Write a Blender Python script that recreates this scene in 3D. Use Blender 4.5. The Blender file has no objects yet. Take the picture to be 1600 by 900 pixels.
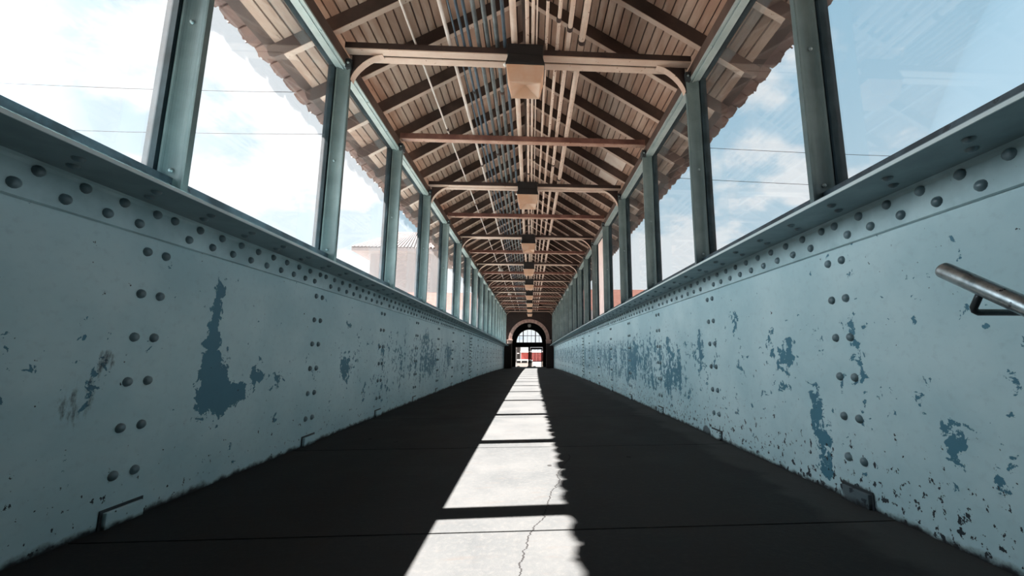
import bpy, math, random
from mathutils import Matrix, Vector
random.seed(7)
PI = math.pi
sc = bpy.context.scene
col = sc.collection

# ------------------------------------------------------------------ camera
F_PX, CX, CY = 637.05, 867.43, 450.0
cam_data = bpy.data.cameras.new('camera')
cam_data.sensor_fit = 'HORIZONTAL'
cam_data.sensor_width = 36.0
cam_data.lens = 36.0 * F_PX / 1600.0
cam_data.shift_x = (800.0 - CX) / 1600.0
cam_data.clip_start = 0.02
cam_data.clip_end = 600.0
cam = bpy.data.objects.new('camera', cam_data)
col.objects.link(cam)
r_ = Vector((0.99821337, -0.05971994, -0.00189615))
u_ = Vector((-0.00732452, -0.15380082, 0.98807472))
f_ = Vector((0.05929939, 0.98629551, 0.15396345))
M = Matrix.Identity(4)
for k in range(3):
    M[k][0], M[k][1], M[k][2] = r_[k], u_[k], -f_[k]
M[0][3], M[1][3], M[2][3] = 0.093, 0.0, 0.7215
cam.matrix_world = M
sc.camera = cam

# ------------------------------------------------------------------ light and exposure
sc.view_settings.view_transform = 'Standard'
sc.view_settings.look = 'None'
sc.view_settings.exposure = 0.0
sc.view_settings.gamma = 1.0
sc.view_settings.use_curve_mapping = False
sc.cycles.transparent_max_bounces = 40
sc.cycles.max_bounces = 10
sc.cycles.diffuse_bounces = 6
sc.cycles.sample_clamp_indirect = 6.0

SUN_STRENGTH = 165.0
SUN_TAN = 1.285
sun_data = bpy.data.lights.new('sun', 'SUN')
sun_data.energy = SUN_STRENGTH
sun_data.angle = 0.009
sun_data.color = (1.0, 0.90, 0.83)
sun = bpy.data.objects.new('sun', sun_data)
col.objects.link(sun)
sun.rotation_euler = Vector((1.0, 0.03, -SUN_TAN)).to_track_quat('-Z', 'Y').to_euler()
sun.location = (-20, 0, 25)

SKY_LEFT, SKY_BACK_RIGHT = 5.0, 1.0
world = bpy.data.worlds.new('sky')
sc.world = world
world.use_nodes = True


class NT:
    """small helper for node trees"""
    def __init__(self, tree):
        self.t = tree
        self.n = tree.nodes
        self.l = tree.links

    def new(self, kind, **kw):
        nd = self.n.new(kind)
        for k, v in kw.items():
            setattr(nd, k, v)
        return nd

    def put(self, sock, v):
        if isinstance(v, bpy.types.NodeSocket):
            self.l.new(v, sock)
        elif v is not None:
            if sock.type == 'RGBA' and isinstance(v, (tuple, list)) and len(v) == 3:
                v = (*v, 1.0)
            sock.default_value = v

    def math(self, op, a, b=None, c=None, clamp=False):
        nd = self.new('ShaderNodeMath', operation=op, use_clamp=clamp)
        self.put(nd.inputs[0], a)
        if b is not None:
            self.put(nd.inputs[1], b)
        if c is not None:
            self.put(nd.inputs[2], c)
        return nd.outputs[0]

    def mix(self, f, a, b):
        nd = self.new('ShaderNodeMix', data_type='RGBA')
        self.put(nd.inputs[0], f)
        self.put(nd.inputs[6], a)
        self.put(nd.inputs[7], b)
        return nd.outputs[2]

    def ramp(self, v, a, b, lo=0.0, hi=1.0):
        nd = self.new('ShaderNodeMapRange', interpolation_type='SMOOTHSTEP')
        self.put(nd.inputs[0], v)
        nd.inputs[1].default_value = a
        nd.inputs[2].default_value = b
        nd.inputs[3].default_value = lo
        nd.inputs[4].default_value = hi
        return nd.outputs[0]

    def sep(self, v):
        nd = self.new('ShaderNodeSeparateXYZ')
        self.put(nd.inputs[0], v)
        return nd.outputs

    def comb(self, x, y, z):
        nd = self.new('ShaderNodeCombineXYZ')
        for s, v in zip(nd.inputs, (x, y, z)):
            self.put(s, v)
        return nd.outputs[0]

    def noise(self, vec, scale, detail=4.0, rough=0.55, dist=0.0):
        nd = self.new('ShaderNodeTexNoise')
        self.put(nd.inputs['Vector'], vec)
        nd.inputs['Scale'].default_value = scale
        nd.inputs['Detail'].default_value = detail
        nd.inputs['Roughness'].default_value = rough
        nd.inputs['Distortion'].default_value = dist
        return nd.outputs['Fac']

    def scaled(self, vec, s):
        nd = self.new('ShaderNodeMapping')
        self.put(nd.inputs[0], vec)
        nd.inputs['Scale'].default_value = s
        return nd.outputs[0]


def build_world():
    t = NT(world.node_tree)
    t.n.clear()
    tc = t.new('ShaderNodeTexCoord')
    d = tc.outputs['Generated']
    x, y, z = t.sep(d)
    zc = t.math('MAXIMUM', z, 0.0)
    den = t.math('ADD', zc, 0.22)
    pv = t.comb(t.math('DIVIDE', x, den), t.math('DIVIDE', y, den), 2.1)
    n = t.noise(pv, 0.95, 9.0, 0.56, 0.15)
    low = t.ramp(z, 0.0, 0.45, 0.16, 0.0)
    cl = t.ramp(t.math('ADD', n, low), 0.515, 0.57)
    blue = t.mix(t.ramp(z, 0.0, 0.7), (0.76, 0.88, 0.95), (0.44, 0.69, 0.86))
    base = t.mix(cl, blue, (1.04, 1.04, 1.05))
    # left sky strengthened as added fill for the walls; sky behind dimmed
    hr = t.math('DIVIDE', x, t.math('SQRT', t.math('ADD', t.math('MULTIPLY', x, x), t.math('MULTIPLY', y, y))))
    lf = t.ramp(hr, -0.72, -0.98)
    rf = t.ramp(hr, 0.80, 0.98)
    bk = t.ramp(y, 0.15, -0.3)
    k = t.math('ADD', 1.0, t.math('MULTIPLY', lf, SKY_LEFT - 1.0))
    k = t.math('ADD', k, t.math('MULTIPLY', rf, SKY_BACK_RIGHT - 1.0))
    k = t.math('ADD', k, t.math('MULTIPLY', bk, -0.3))
    soft = t.math('MAXIMUM', t.math('MAXIMUM', lf, rf), bk)
    base = t.mix(t.math('MULTIPLY', soft, 0.7), base, (0.92, 0.96, 1.0))
    bg = t.new('ShaderNodeBackground')
    t.put(bg.inputs['Color'], base)
    t.put(bg.inputs['Strength'], k)
    out = t.new('ShaderNodeOutputWorld')
    t.l.new(bg.outputs[0], out.inputs['Surface'])


build_world()

# ------------------------------------------------------------------ materials


def material(name, color, rough=0.6, metal=0.0, spec=0.4, fn=None, bump=None):
    m = bpy.data.materials.new(name)
    m.use_nodes = True
    t = NT(m.node_tree)
    b = m.node_tree.nodes['Principled BSDF']
    b.inputs['Base Color'].default_value = (*color, 1.0)
    b.inputs['Roughness'].default_value = rough
    b.inputs['Metallic'].default_value = metal
    b.inputs['Specular IOR Level'].default_value = spec
    if fn:
        fn(t, b)
    return m


def pos(t):
    g = t.new('ShaderNodeNewGeometry')
    return g.outputs['Position']


def mottled(c1, c2, scale=6.0, lo=0.35, hi=0.7, rust=None, rust_lo=0.62, rscale=22.0, stretch=(1, 1, 1), bump=0.0):
    def fn(t, b):
        p = t.scaled(pos(t), stretch)
        n = t.noise(p, scale, 6.0, 0.6)
        c = t.mix(t.ramp(n, lo, hi), c1, c2)
        if rust:
            r = t.noise(p, rscale, 5.0, 0.65)
            c = t.mix(t.ramp(r, rust_lo, rust_lo + 0.05), c, rust)
        t.put(b.inputs['Base Color'], c)
        if bump:
            bp = t.new('ShaderNodeBump')
            bp.inputs['Strength'].default_value = bump
            bp.inputs['Distance'].default_value = 0.004
            t.put(bp.inputs['Height'], t.noise(p, scale * 9, 4.0))
            t.put(b.inputs['Normal'], bp.outputs[0])
    return fn


PAINT = (0.43, 0.625, 0.668)
PAINT2 = (0.56, 0.74, 0.77)
PEEL = (0.06, 0.17, 0.24)


def girder_paint(lumps, stain_lumps, speck, seed):
    """weathered paint on a web plate: peeled patches down to an old blue coat, stains and rust specks"""
    def fn(t, b):
        p = pos(t)
        x, y, z = t.sep(p)
        q = t.comb(t.math('ADD', y, seed), z, 0.0)
        big = t.noise(q, 1.3, 5.0, 0.6)
        fine = t.noise(q, 26.0, 4.0, 0.6)
        c = t.mix(t.ramp(big, 0.35, 0.65), PAINT, PAINT2)
        c = t.mix(t.ramp(fine, 0.50, 0.80, 0.0, 0.30), c, (0.30, 0.42, 0.46))
        qs = t.comb(t.math('ADD', y, seed), t.math('MULTIPLY', z, 0.33), 0.0)
        streak = t.noise(qs, 7.0, 6.0, 0.62, 0.3)

        def field(ls):
            tot = None
            for (yy, zz, a, bb, amp) in ls:
                e = t.math('ADD',
                           t.math('POWER', t.math('DIVIDE', t.math('SUBTRACT', y, yy), a), 2.0),
                           t.math('POWER', t.math('DIVIDE', t.math('SUBTRACT', z, zz), bb), 2.0))
                g = t.math('MULTIPLY', t.math('EXPONENT', t.math('MULTIPLY', e, -1.0)), amp)
                tot = g if tot is None else t.math('ADD', tot, g)
            return tot
        edge = t.noise(q, 17.0, 6.0, 0.66, 0.4)
        # band of height in which the old coat shows, everywhere along the wall
        band = t.math('MULTIPLY', t.ramp(z, 0.05, 0.35), t.ramp(z, 1.15, 0.75))
        far = t.ramp(y, 3.4, 5.5, 0.025, 0.185)
        fld = t.math('ADD', t.math('MULTIPLY', t.math('SUBTRACT', edge, 0.5), 1.15), t.math('MULTIPLY_ADD', t.math('SUBTRACT', streak, 0.5), 1.0, 0.5))
        fld = t.math('ADD', fld, t.math('MULTIPLY', band, t.math('ADD', far, speck)))
        fld = t.math('ADD', fld, field(lumps))
        peel = t.ramp(fld, 0.755, 0.775)
        pc = t.mix(t.noise(q, 5.0, 4.0), PEEL, (0.075, 0.24, 0.32))
        c = t.mix(peel, c, pc)
        # dark grease and rust stains
        st = t.math('ADD', t.math('MULTIPLY', t.noise(qs, 13.0, 5.0, 0.7), 0.9), field(stain_lumps))
        c = t.mix(t.ramp(st, 0.72, 0.86, 0.0, 0.85), c, (0.045, 0.055, 0.065))
        # small chips down to rust
        v = t.noise(t.comb(t.math('ADD', y, seed + 3), t.math('MULTIPLY', z, 0.7), 0.0), 30.0, 4.0, 0.6)
        chip = t.math('ADD', v, t.ramp(z, 0.55, 0.0, 0.0, 0.07 + speck * 0.75))
        c = t.mix(t.ramp(chip, 0.70, 0.715), c, (0.025, 0.035, 0.045))
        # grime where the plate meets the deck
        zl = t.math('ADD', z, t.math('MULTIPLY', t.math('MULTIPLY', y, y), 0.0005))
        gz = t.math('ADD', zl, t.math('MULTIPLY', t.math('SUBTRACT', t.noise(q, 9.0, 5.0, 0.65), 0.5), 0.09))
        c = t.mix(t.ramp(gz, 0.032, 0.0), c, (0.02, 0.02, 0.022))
        t.put(b.inputs['Base Color'], c)
        bp = t.new('ShaderNodeBump')
        bp.inputs['Strength'].default_value = 0.35
        bp.inputs['Distance'].default_value = 0.003
        t.put(bp.inputs['Height'], t.math('ADD', t.math('MULTIPLY', peel, -1.0), t.math('MULTIPLY', fine, 0.6)))
        t.put(b.inputs['Normal'], bp.outputs[0])
    return fn


left_lumps = [(2.40, 0.98, 0.035, 0.16, 0.28), (2.40, 0.78, 0.06, 0.20, 0.36), (2.45, 0.55, 0.13, 0.17, 0.42), (2.52, 0.45, 0.16, 0.08, 0.40),
              (2.66, 0.50, 0.09, 0.07, 0.30), (2.79, 0.58, 0.07, 0.10, 0.32), (3.05, 0.54, 0.10, 0.11, 0.33),
              (3.06, 0.26, 0.06, 0.06, 0.3), (4.05, 0.60, 0.13, 0.15, 0.33), (2.42, 1.07, 0.03, 0.05, 0.26), (4.05, 1.0, 0.06, 0.05, 0.22),
              (7.0, 0.95, 0.35, 0.14, 0.20), (7.3, 0.55, 0.40, 0.25, 0.20), (9.0, 0.65, 0.30, 0.3, 0.16)]
left_stains = [(1.86, 0.69, 0.06, 0.07, 0.30), (1.60, 0.50, 0.22, 0.18, 0.21), (1.78, 0.55, 0.09, 0.16, 0.22)]
right_lumps = [(3.75, 0.75, 0.06, 0.20, 0.26), (4.36, 0.50, 0.16, 0.20, 0.24), (4.68, 0.36, 0.10, 0.20, 0.24), (3.05, 1.0, 0.05, 0.06, 0.2),
               (2.52, 0.68, 0.07, 0.06, 0.22), (2.42, 0.74, 0.05, 0.10, 0.2), (2.22, 0.30, 0.06, 0.12, 0.24), (2.23, 0.47, 0.05, 0.07, 0.2),
               (1.60, 0.54, 0.05, 0.10, 0.22), (1.50, 0.38, 0.05, 0.07, 0.2), (2.2, 0.10, 0.10, 0.07, 0.2), (6.3, 0.6, 0.3, 0.25, 0.16)]
right_stains = [(1.98, 0.04, 0.13, 0.06, 0.6), (2.22, 0.09, 0.10, 0.05, 0.25), (3.70, 0.02, 0.12, 0.05, 0.6), (5.2, 0.02, 0.10, 0.04, 0.5), (1.55, 0.16, 0.10, 0.05, 0.16), (1.70, 0.2, 0.06, 0.05, 0.2)]
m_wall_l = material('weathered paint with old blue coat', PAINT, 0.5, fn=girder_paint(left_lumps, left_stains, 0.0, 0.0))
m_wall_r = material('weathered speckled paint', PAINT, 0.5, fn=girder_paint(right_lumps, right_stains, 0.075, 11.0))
m_rivet = material('painted rivet darkened for shade', (0.14, 0.21, 0.235), 0.3, spec=0.6, fn=mottled((0.10, 0.16, 0.18), (0.19, 0.28, 0.31), 8.0))  # shaded sides of the rivets put into one darker colour
m_flange = material('flange paint darkened for shade', (0.2, 0.28, 0.3), 0.45, fn=mottled((0.17, 0.25, 0.27), (0.25, 0.345, 0.37), 4.0))  # shade under the flange put into its colour
m_edge = material('flange edge in lit tone', (0.7, 0.8, 0.8), 0.35)  # light caught by the inner edge, painted as a pale strip
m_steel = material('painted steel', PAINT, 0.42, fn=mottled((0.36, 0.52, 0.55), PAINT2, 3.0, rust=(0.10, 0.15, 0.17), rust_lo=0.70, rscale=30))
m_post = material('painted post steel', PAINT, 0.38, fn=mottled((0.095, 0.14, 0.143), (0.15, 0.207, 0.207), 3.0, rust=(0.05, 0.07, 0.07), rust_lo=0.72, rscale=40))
m_cap = material('dark cap steel', (0.035, 0.045, 0.05), 0.5)
m_bolt = material('bolt steel', (0.25, 0.33, 0.34), 0.35, metal=0.4)
m_frame = material('dark window frame', (0.05, 0.075, 0.085), 0.8, spec=0.05, fn=mottled((0.016, 0.026, 0.03), (0.03, 0.05, 0.06), 5.0))
m_rail = material('window rail paint', (0.12, 0.20, 0.23), 0.45, fn=mottled((0.02, 0.035, 0.045), (0.065, 0.105, 0.13), 9.0, rust=(0.02, 0.03, 0.04), rust_lo=0.62, rscale=18))
CREAM = (0.60, 0.475, 0.39)
m_boards = material('tan roof boards', (0.55, 0.38, 0.28), 0.7,
                    fn=mottled((0.36, 0.225, 0.165), (0.53, 0.40, 0.32), 2.2, rust=(0.22, 0.13, 0.09), rust_lo=0.66, rscale=14, stretch=(3, 0.6, 1)))
m_rafter = material('dark brown timber and rafter shade', (0.08, 0.05, 0.04), 0.75, fn=mottled((0.055, 0.036, 0.03), (0.105, 0.07, 0.056), 3.0))  # rafter side shade put into the timber colour
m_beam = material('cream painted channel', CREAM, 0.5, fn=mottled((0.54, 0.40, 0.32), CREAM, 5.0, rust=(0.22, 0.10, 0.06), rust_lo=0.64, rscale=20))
m_beam_web = material('shade-dark channel web', (0.05, 0.03, 0.025), 0.6, fn=mottled((0.03, 0.02, 0.018), (0.06, 0.035, 0.028), 5.0))  # channel webs and knee plates: shade put into the colour
m_web_thin = material('shaded red brown channel web', (0.16, 0.07, 0.05), 0.6, fn=mottled((0.12, 0.05, 0.04), (0.22, 0.11, 0.085), 5.0))  # shade on the single beams' webs put into a darker tone
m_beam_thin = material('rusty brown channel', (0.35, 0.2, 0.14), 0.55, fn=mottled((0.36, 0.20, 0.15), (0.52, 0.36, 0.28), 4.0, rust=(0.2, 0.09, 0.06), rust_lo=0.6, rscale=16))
m_pipe_cream = material('cream pipe paint', (0.62, 0.5, 0.42), 0.45, fn=mottled((0.56, 0.43, 0.35), (0.66, 0.55, 0.47), 6.0))
m_pipe_rust = material('cream pipe paint flaking to rust', (0.6, 0.46, 0.38), 0.5,
                       fn=mottled((0.55, 0.42, 0.34), (0.64, 0.52, 0.44), 6.0, rust=(0.13, 0.05, 0.03), rust_lo=0.60, rscale=26))
m_pipe_white = material('white conduit', (0.66, 0.62, 0.58), 0.4, fn=mottled((0.56, 0.50, 0.46), (0.7, 0.66, 0.62), 6.0))
m_pipe_grey = material('grey galvanised conduit', (0.17, 0.20, 0.21), 0.4, metal=0.3, fn=mottled((0.09, 0.105, 0.11), (0.16, 0.18, 0.185), 9.0))
m_pipe_dark = material('dark blue conduit', (0.045, 0.075, 0.10), 0.45, fn=mottled((0.035, 0.06, 0.085), (0.07, 0.10, 0.13), 9.0))
m_eave = material('grey green eave angle', (0.3, 0.4, 0.4), 0.4, fn=mottled((0.26, 0.345, 0.35), (0.35, 0.44, 0.44), 4.0))
m_black = material('black metal', (0.012, 0.012, 0.013), 0.55)
m_rust_col = material('dark pipe coupling', (0.05, 0.03, 0.025), 0.6)
m_galv = material('worn galvanised steel', (0.33, 0.38, 0.39), 0.32, metal=0.85,
                  fn=mottled((0.13, 0.16, 0.165), (0.50, 0.55, 0.56), 16.0, 0.3, 0.65, rust=(0.06, 0.07, 0.075), rust_lo=0.63, rscale=40))
m_bracket = material('dark bracket steel', (0.03, 0.038, 0.042), 0.4, metal=0.3)
m_tile = material('weathered clay roof tile', (0.16, 0.10, 0.085), 0.7, fn=mottled((0.12, 0.075, 0.065), (0.22, 0.125, 0.095), 3.0))
m_tile_far = material('sunlit red tile', (0.13, 0.035, 0.022), 0.8, fn=mottled((0.017, 0.0055, 0.0045), (0.022, 0.008, 0.007), 1.0))
m_stucco = material('pale stucco', (0.22, 0.20, 0.205), 0.9)
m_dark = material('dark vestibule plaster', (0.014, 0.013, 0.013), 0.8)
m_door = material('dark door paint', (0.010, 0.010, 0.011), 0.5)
m_stone = material('pink arch stone', (0.40, 0.27, 0.225), 0.7, fn=mottled((0.24, 0.15, 0.125), (0.34, 0.24, 0.21), 5.0))
m_white_car = material('white car paint', (0.5, 0.5, 0.5), 0.3)
m_car_glass = material('dark car glass', (0.006, 0.009, 0.012), 0.1)
m_rubber = material('tyre rubber', (0.004, 0.004, 0.004), 0.8)
m_red = material('red wall paint', (0.055, 0.012, 0.011), 0.7, fn=mottled((0.26, 0.045, 0.045), (0.33, 0.075, 0.07), 0.8))
m_white = material('white enamel', (0.8, 0.8, 0.78), 0.4)
m_panel = material('white patch board', (0.75, 0.66, 0.58), 0.6, fn=mottled((0.68, 0.56, 0.48), (0.78, 0.70, 0.62), 4.0))
m_ground = material('pale sunlit yard', (0.20, 0.165, 0.14), 0.95, fn=mottled((0.058, 0.047, 0.039), (0.074, 0.061, 0.052), 0.15))
m_wire = material('cable sheath', (0.003, 0.003, 0.003), 0.9, spec=0.0)


def brick_fn(c1, c2, mortar, scale=1.0):
    def fn(t, b):
        x, y, z = t.sep(pos(t))
        bt = t.new('ShaderNodeTexBrick')
        t.put(bt.inputs['Vector'], t.comb(t.math('ADD', x, y), z, 0.0))
        bt.inputs['Color1'].default_value = (*c1, 1)
        bt.inputs['Color2'].default_value = (*c2, 1)
        bt.inputs['Mortar'].default_value = (*mortar, 1)
        bt.inputs['Scale'].default_value = scale
        bt.inputs['Mortar Size'].default_value = 0.012
        bt.inputs['Brick Width'].default_value = 0.23
        bt.inputs['Row Height'].default_value = 0.075
        t.put(b.inputs['Base Color'], bt.outputs['Color'])
    return fn


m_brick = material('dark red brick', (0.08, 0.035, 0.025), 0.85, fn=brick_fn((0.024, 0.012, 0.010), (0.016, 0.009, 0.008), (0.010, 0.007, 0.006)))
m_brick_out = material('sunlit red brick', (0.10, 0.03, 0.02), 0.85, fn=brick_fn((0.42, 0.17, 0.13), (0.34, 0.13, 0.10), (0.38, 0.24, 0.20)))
m_shade_wall = material('dark light-cutting brick', (0.04, 0.035, 0.034), 0.9, fn=brick_fn((0.045, 0.035, 0.032), (0.03, 0.026, 0.025), (0.03, 0.028, 0.027)))


def floor_fn(t, b):
    p = pos(t)
    x, y, z = t.sep(p)
    q = t.comb(x, y, 0.0)
    n1 = t.noise(q, 1.7, 7.0, 0.62)
    n2 = t.noise(q, 38.0, 5.0, 0.7)
    n3 = t.noise(t.scaled(q, (0.5, 2.2, 1)), 9.0, 5.0, 0.65)
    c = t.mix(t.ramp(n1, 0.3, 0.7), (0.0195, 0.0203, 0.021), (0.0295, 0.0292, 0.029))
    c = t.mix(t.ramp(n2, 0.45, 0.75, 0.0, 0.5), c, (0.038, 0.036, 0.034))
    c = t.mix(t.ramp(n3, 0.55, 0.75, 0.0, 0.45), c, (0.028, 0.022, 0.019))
    # trodden gum spots
    v = t.new('ShaderNodeTexVoronoi')
    t.put(v.inputs['Vector'], t.scaled(q, (1.0, 0.62, 1)))
    v.inputs['Scale'].default_value = 3.4
    keep = t.math('GREATER_THAN', t.sep(v.outputs['Color'])[0], 0.45)
    spot = t.math('MULTIPLY', t.ramp(t.math('ADD', v.outputs['Distance'], t.math('MULTIPLY', n2, 0.03)), 0.078, 0.068), keep)
    c = t.mix(spot, c, (0.007, 0.0065, 0.0065))
    # one wandering crack
    w = t.math('MULTIPLY', t.math('SUBTRACT', t.noise(t.comb(0.0, y, 0.0), 3.2, 6.0, 0.7), 0.5), 0.16)
    xc = t.math('ADD', t.math('MULTIPLY', t.math('SUBTRACT', y, 1.45), 0.205), 0.045)
    dcr = t.math('ABSOLUTE', t.math('SUBTRACT', x, t.math('ADD', xc, w)))
    width = t.math('ADD', 0.0012, t.math('MULTIPLY', t.noise(q, 21.0, 2.0), 0.004))
    cr = t.math('MULTIPLY', t.math('LESS_THAN', dcr, width), t.math('LESS_THAN', y, 3.05))
    c = t.mix(cr, c, (0.005, 0.0045, 0.0045))
    # darker grease trail and paler worn strip towards the right plate
    e = t.math('ADD', x, t.math('MULTIPLY', t.noise(q, 2.6, 4.0), 0.5))
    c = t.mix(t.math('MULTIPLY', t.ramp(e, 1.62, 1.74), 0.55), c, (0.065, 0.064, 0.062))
    t.put(b.inputs['Base Color'], c)
    t.put(b.inputs['Roughness'], t.ramp(n1, 0.3, 0.7, 0.75, 0.95))
    bp = t.new('ShaderNodeBump')
    bp.inputs['Strength'].default_value = 0.35
    bp.inputs['Distance'].default_value = 0.004
    t.put(bp.inputs['Height'], t.math('ADD', n2, t.math('MULTIPLY', n3, 0.6)))
    t.put(b.inputs['Normal'], bp.outputs[0])


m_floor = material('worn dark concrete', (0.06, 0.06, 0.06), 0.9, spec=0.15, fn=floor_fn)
m_joint = material('joint filler', (0.01, 0.01, 0.01), 0.95)


def glass_material(name, dirt, haze_col=(0.95, 0.96, 1.0), tint=(0.93, 0.965, 0.98)):
    m = bpy.data.materials.new(name)
    m.use_nodes = True
    t = NT(m.node_tree)
    t.n.clear()
    x, y, z = t.sep(pos(t))
    q = t.comb(y, z, x)
    streak = t.noise(t.comb(t.math('ADD', y, t.math('MULTIPLY', z, 0.25)), t.math('MULTIPLY', z, 0.4), 0.0), 6.0, 6.0, 0.65)
    blot = t.noise(q, 1.6, 4.0, 0.6)
    scr = t.noise(t.comb(t.math('ADD', y, t.math('MULTIPLY', z, -0.7)), t.math('MULTIPLY', z, 0.08), 2.0), 40.0, 3.0, 0.6)
    d = t.math('MULTIPLY', t.ramp(streak, 0.25, 0.8, 0.88, 1.15), dirt)
    d = t.math('MULTIPLY', d, t.ramp(blot, 0.3, 0.7, 0.92, 1.1))
    d = t.math('ADD', d, t.ramp(scr, 0.74, 0.84, 0.0, dirt * 0.35), clamp=True)
    tr = t.new('ShaderNodeBsdfTransparent')
    t.put(tr.inputs[0], tint)
    tl = t.new('ShaderNodeBsdfTranslucent')
    t.put(tl.inputs[0], haze_col)
    mx = t.new('ShaderNodeMixShader')
    t.put(mx.inputs[0], d)
    t.l.new(tr.outputs[0], mx.inputs[1])
    t.l.new(tl.outputs[0], mx.inputs[2])
    gl = t.new('ShaderNodeBsdfGlossy')
    t.put(gl.inputs['Color'], (0.8, 0.85, 0.9))
    gl.inputs['Roughness'].default_value = 0.03
    fr = t.new('ShaderNodeFresnel')
    fr.inputs['IOR'].default_value = 1.38
    mx2 = t.new('ShaderNodeMixShader')
    t.put(mx2.inputs[0], t.math('MULTIPLY', fr.outputs[0], 0.22))
    t.l.new(mx.outputs[0], mx2.inputs[1])
    t.l.new(gl.outputs[0], mx2.inputs[2])
    out = t.new('ShaderNodeOutputMaterial')
    t.l.new(mx2.outputs[0], out.inputs['Surface'])
    return m


m_glass_l = glass_material('dusty window glass', 0.0078)
m_glass_r = glass_material('cleaner window glass', 0.006)
m_glass_hazy = glass_material('clouded window sheet', 0.75, (0.85, 0.80, 0.80))
m_glass_clear = glass_material('door glass', 0.015)


def lens_material():
    m = bpy.data.materials.new('aged amber lens')
    m.use_nodes = True
    t = NT(m.node_tree)
    b = m.node_tree.nodes['Principled BSDF']
    n = t.noise(pos(t), 5.0, 4.0, 0.6)
    t.put(b.inputs['Base Color'], t.mix(t.ramp(n, 0.35, 0.65), (0.66, 0.47, 0.33), (0.72, 0.60, 0.48)))
    b.inputs['Roughness'].default_value = 0.35
    tl = t.new('ShaderNodeBsdfTranslucent')
    t.put(tl.inputs[0], (0.85, 0.50, 0.28))
    mx = t.new('ShaderNodeMixShader')
    mx.inputs[0].default_value = 0.35
    out = [q for q in t.n if q.type == 'OUTPUT_MATERIAL'][0]
    t.l.new(b.outputs[0], mx.inputs[1])
    t.l.new(tl.outputs[0], mx.inputs[2])
    t.l.new(mx.outputs[0], out.inputs['Surface'])
    return m


m_lens = lens_material()

# ------------------------------------------------------------------ mesh helpers


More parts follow.
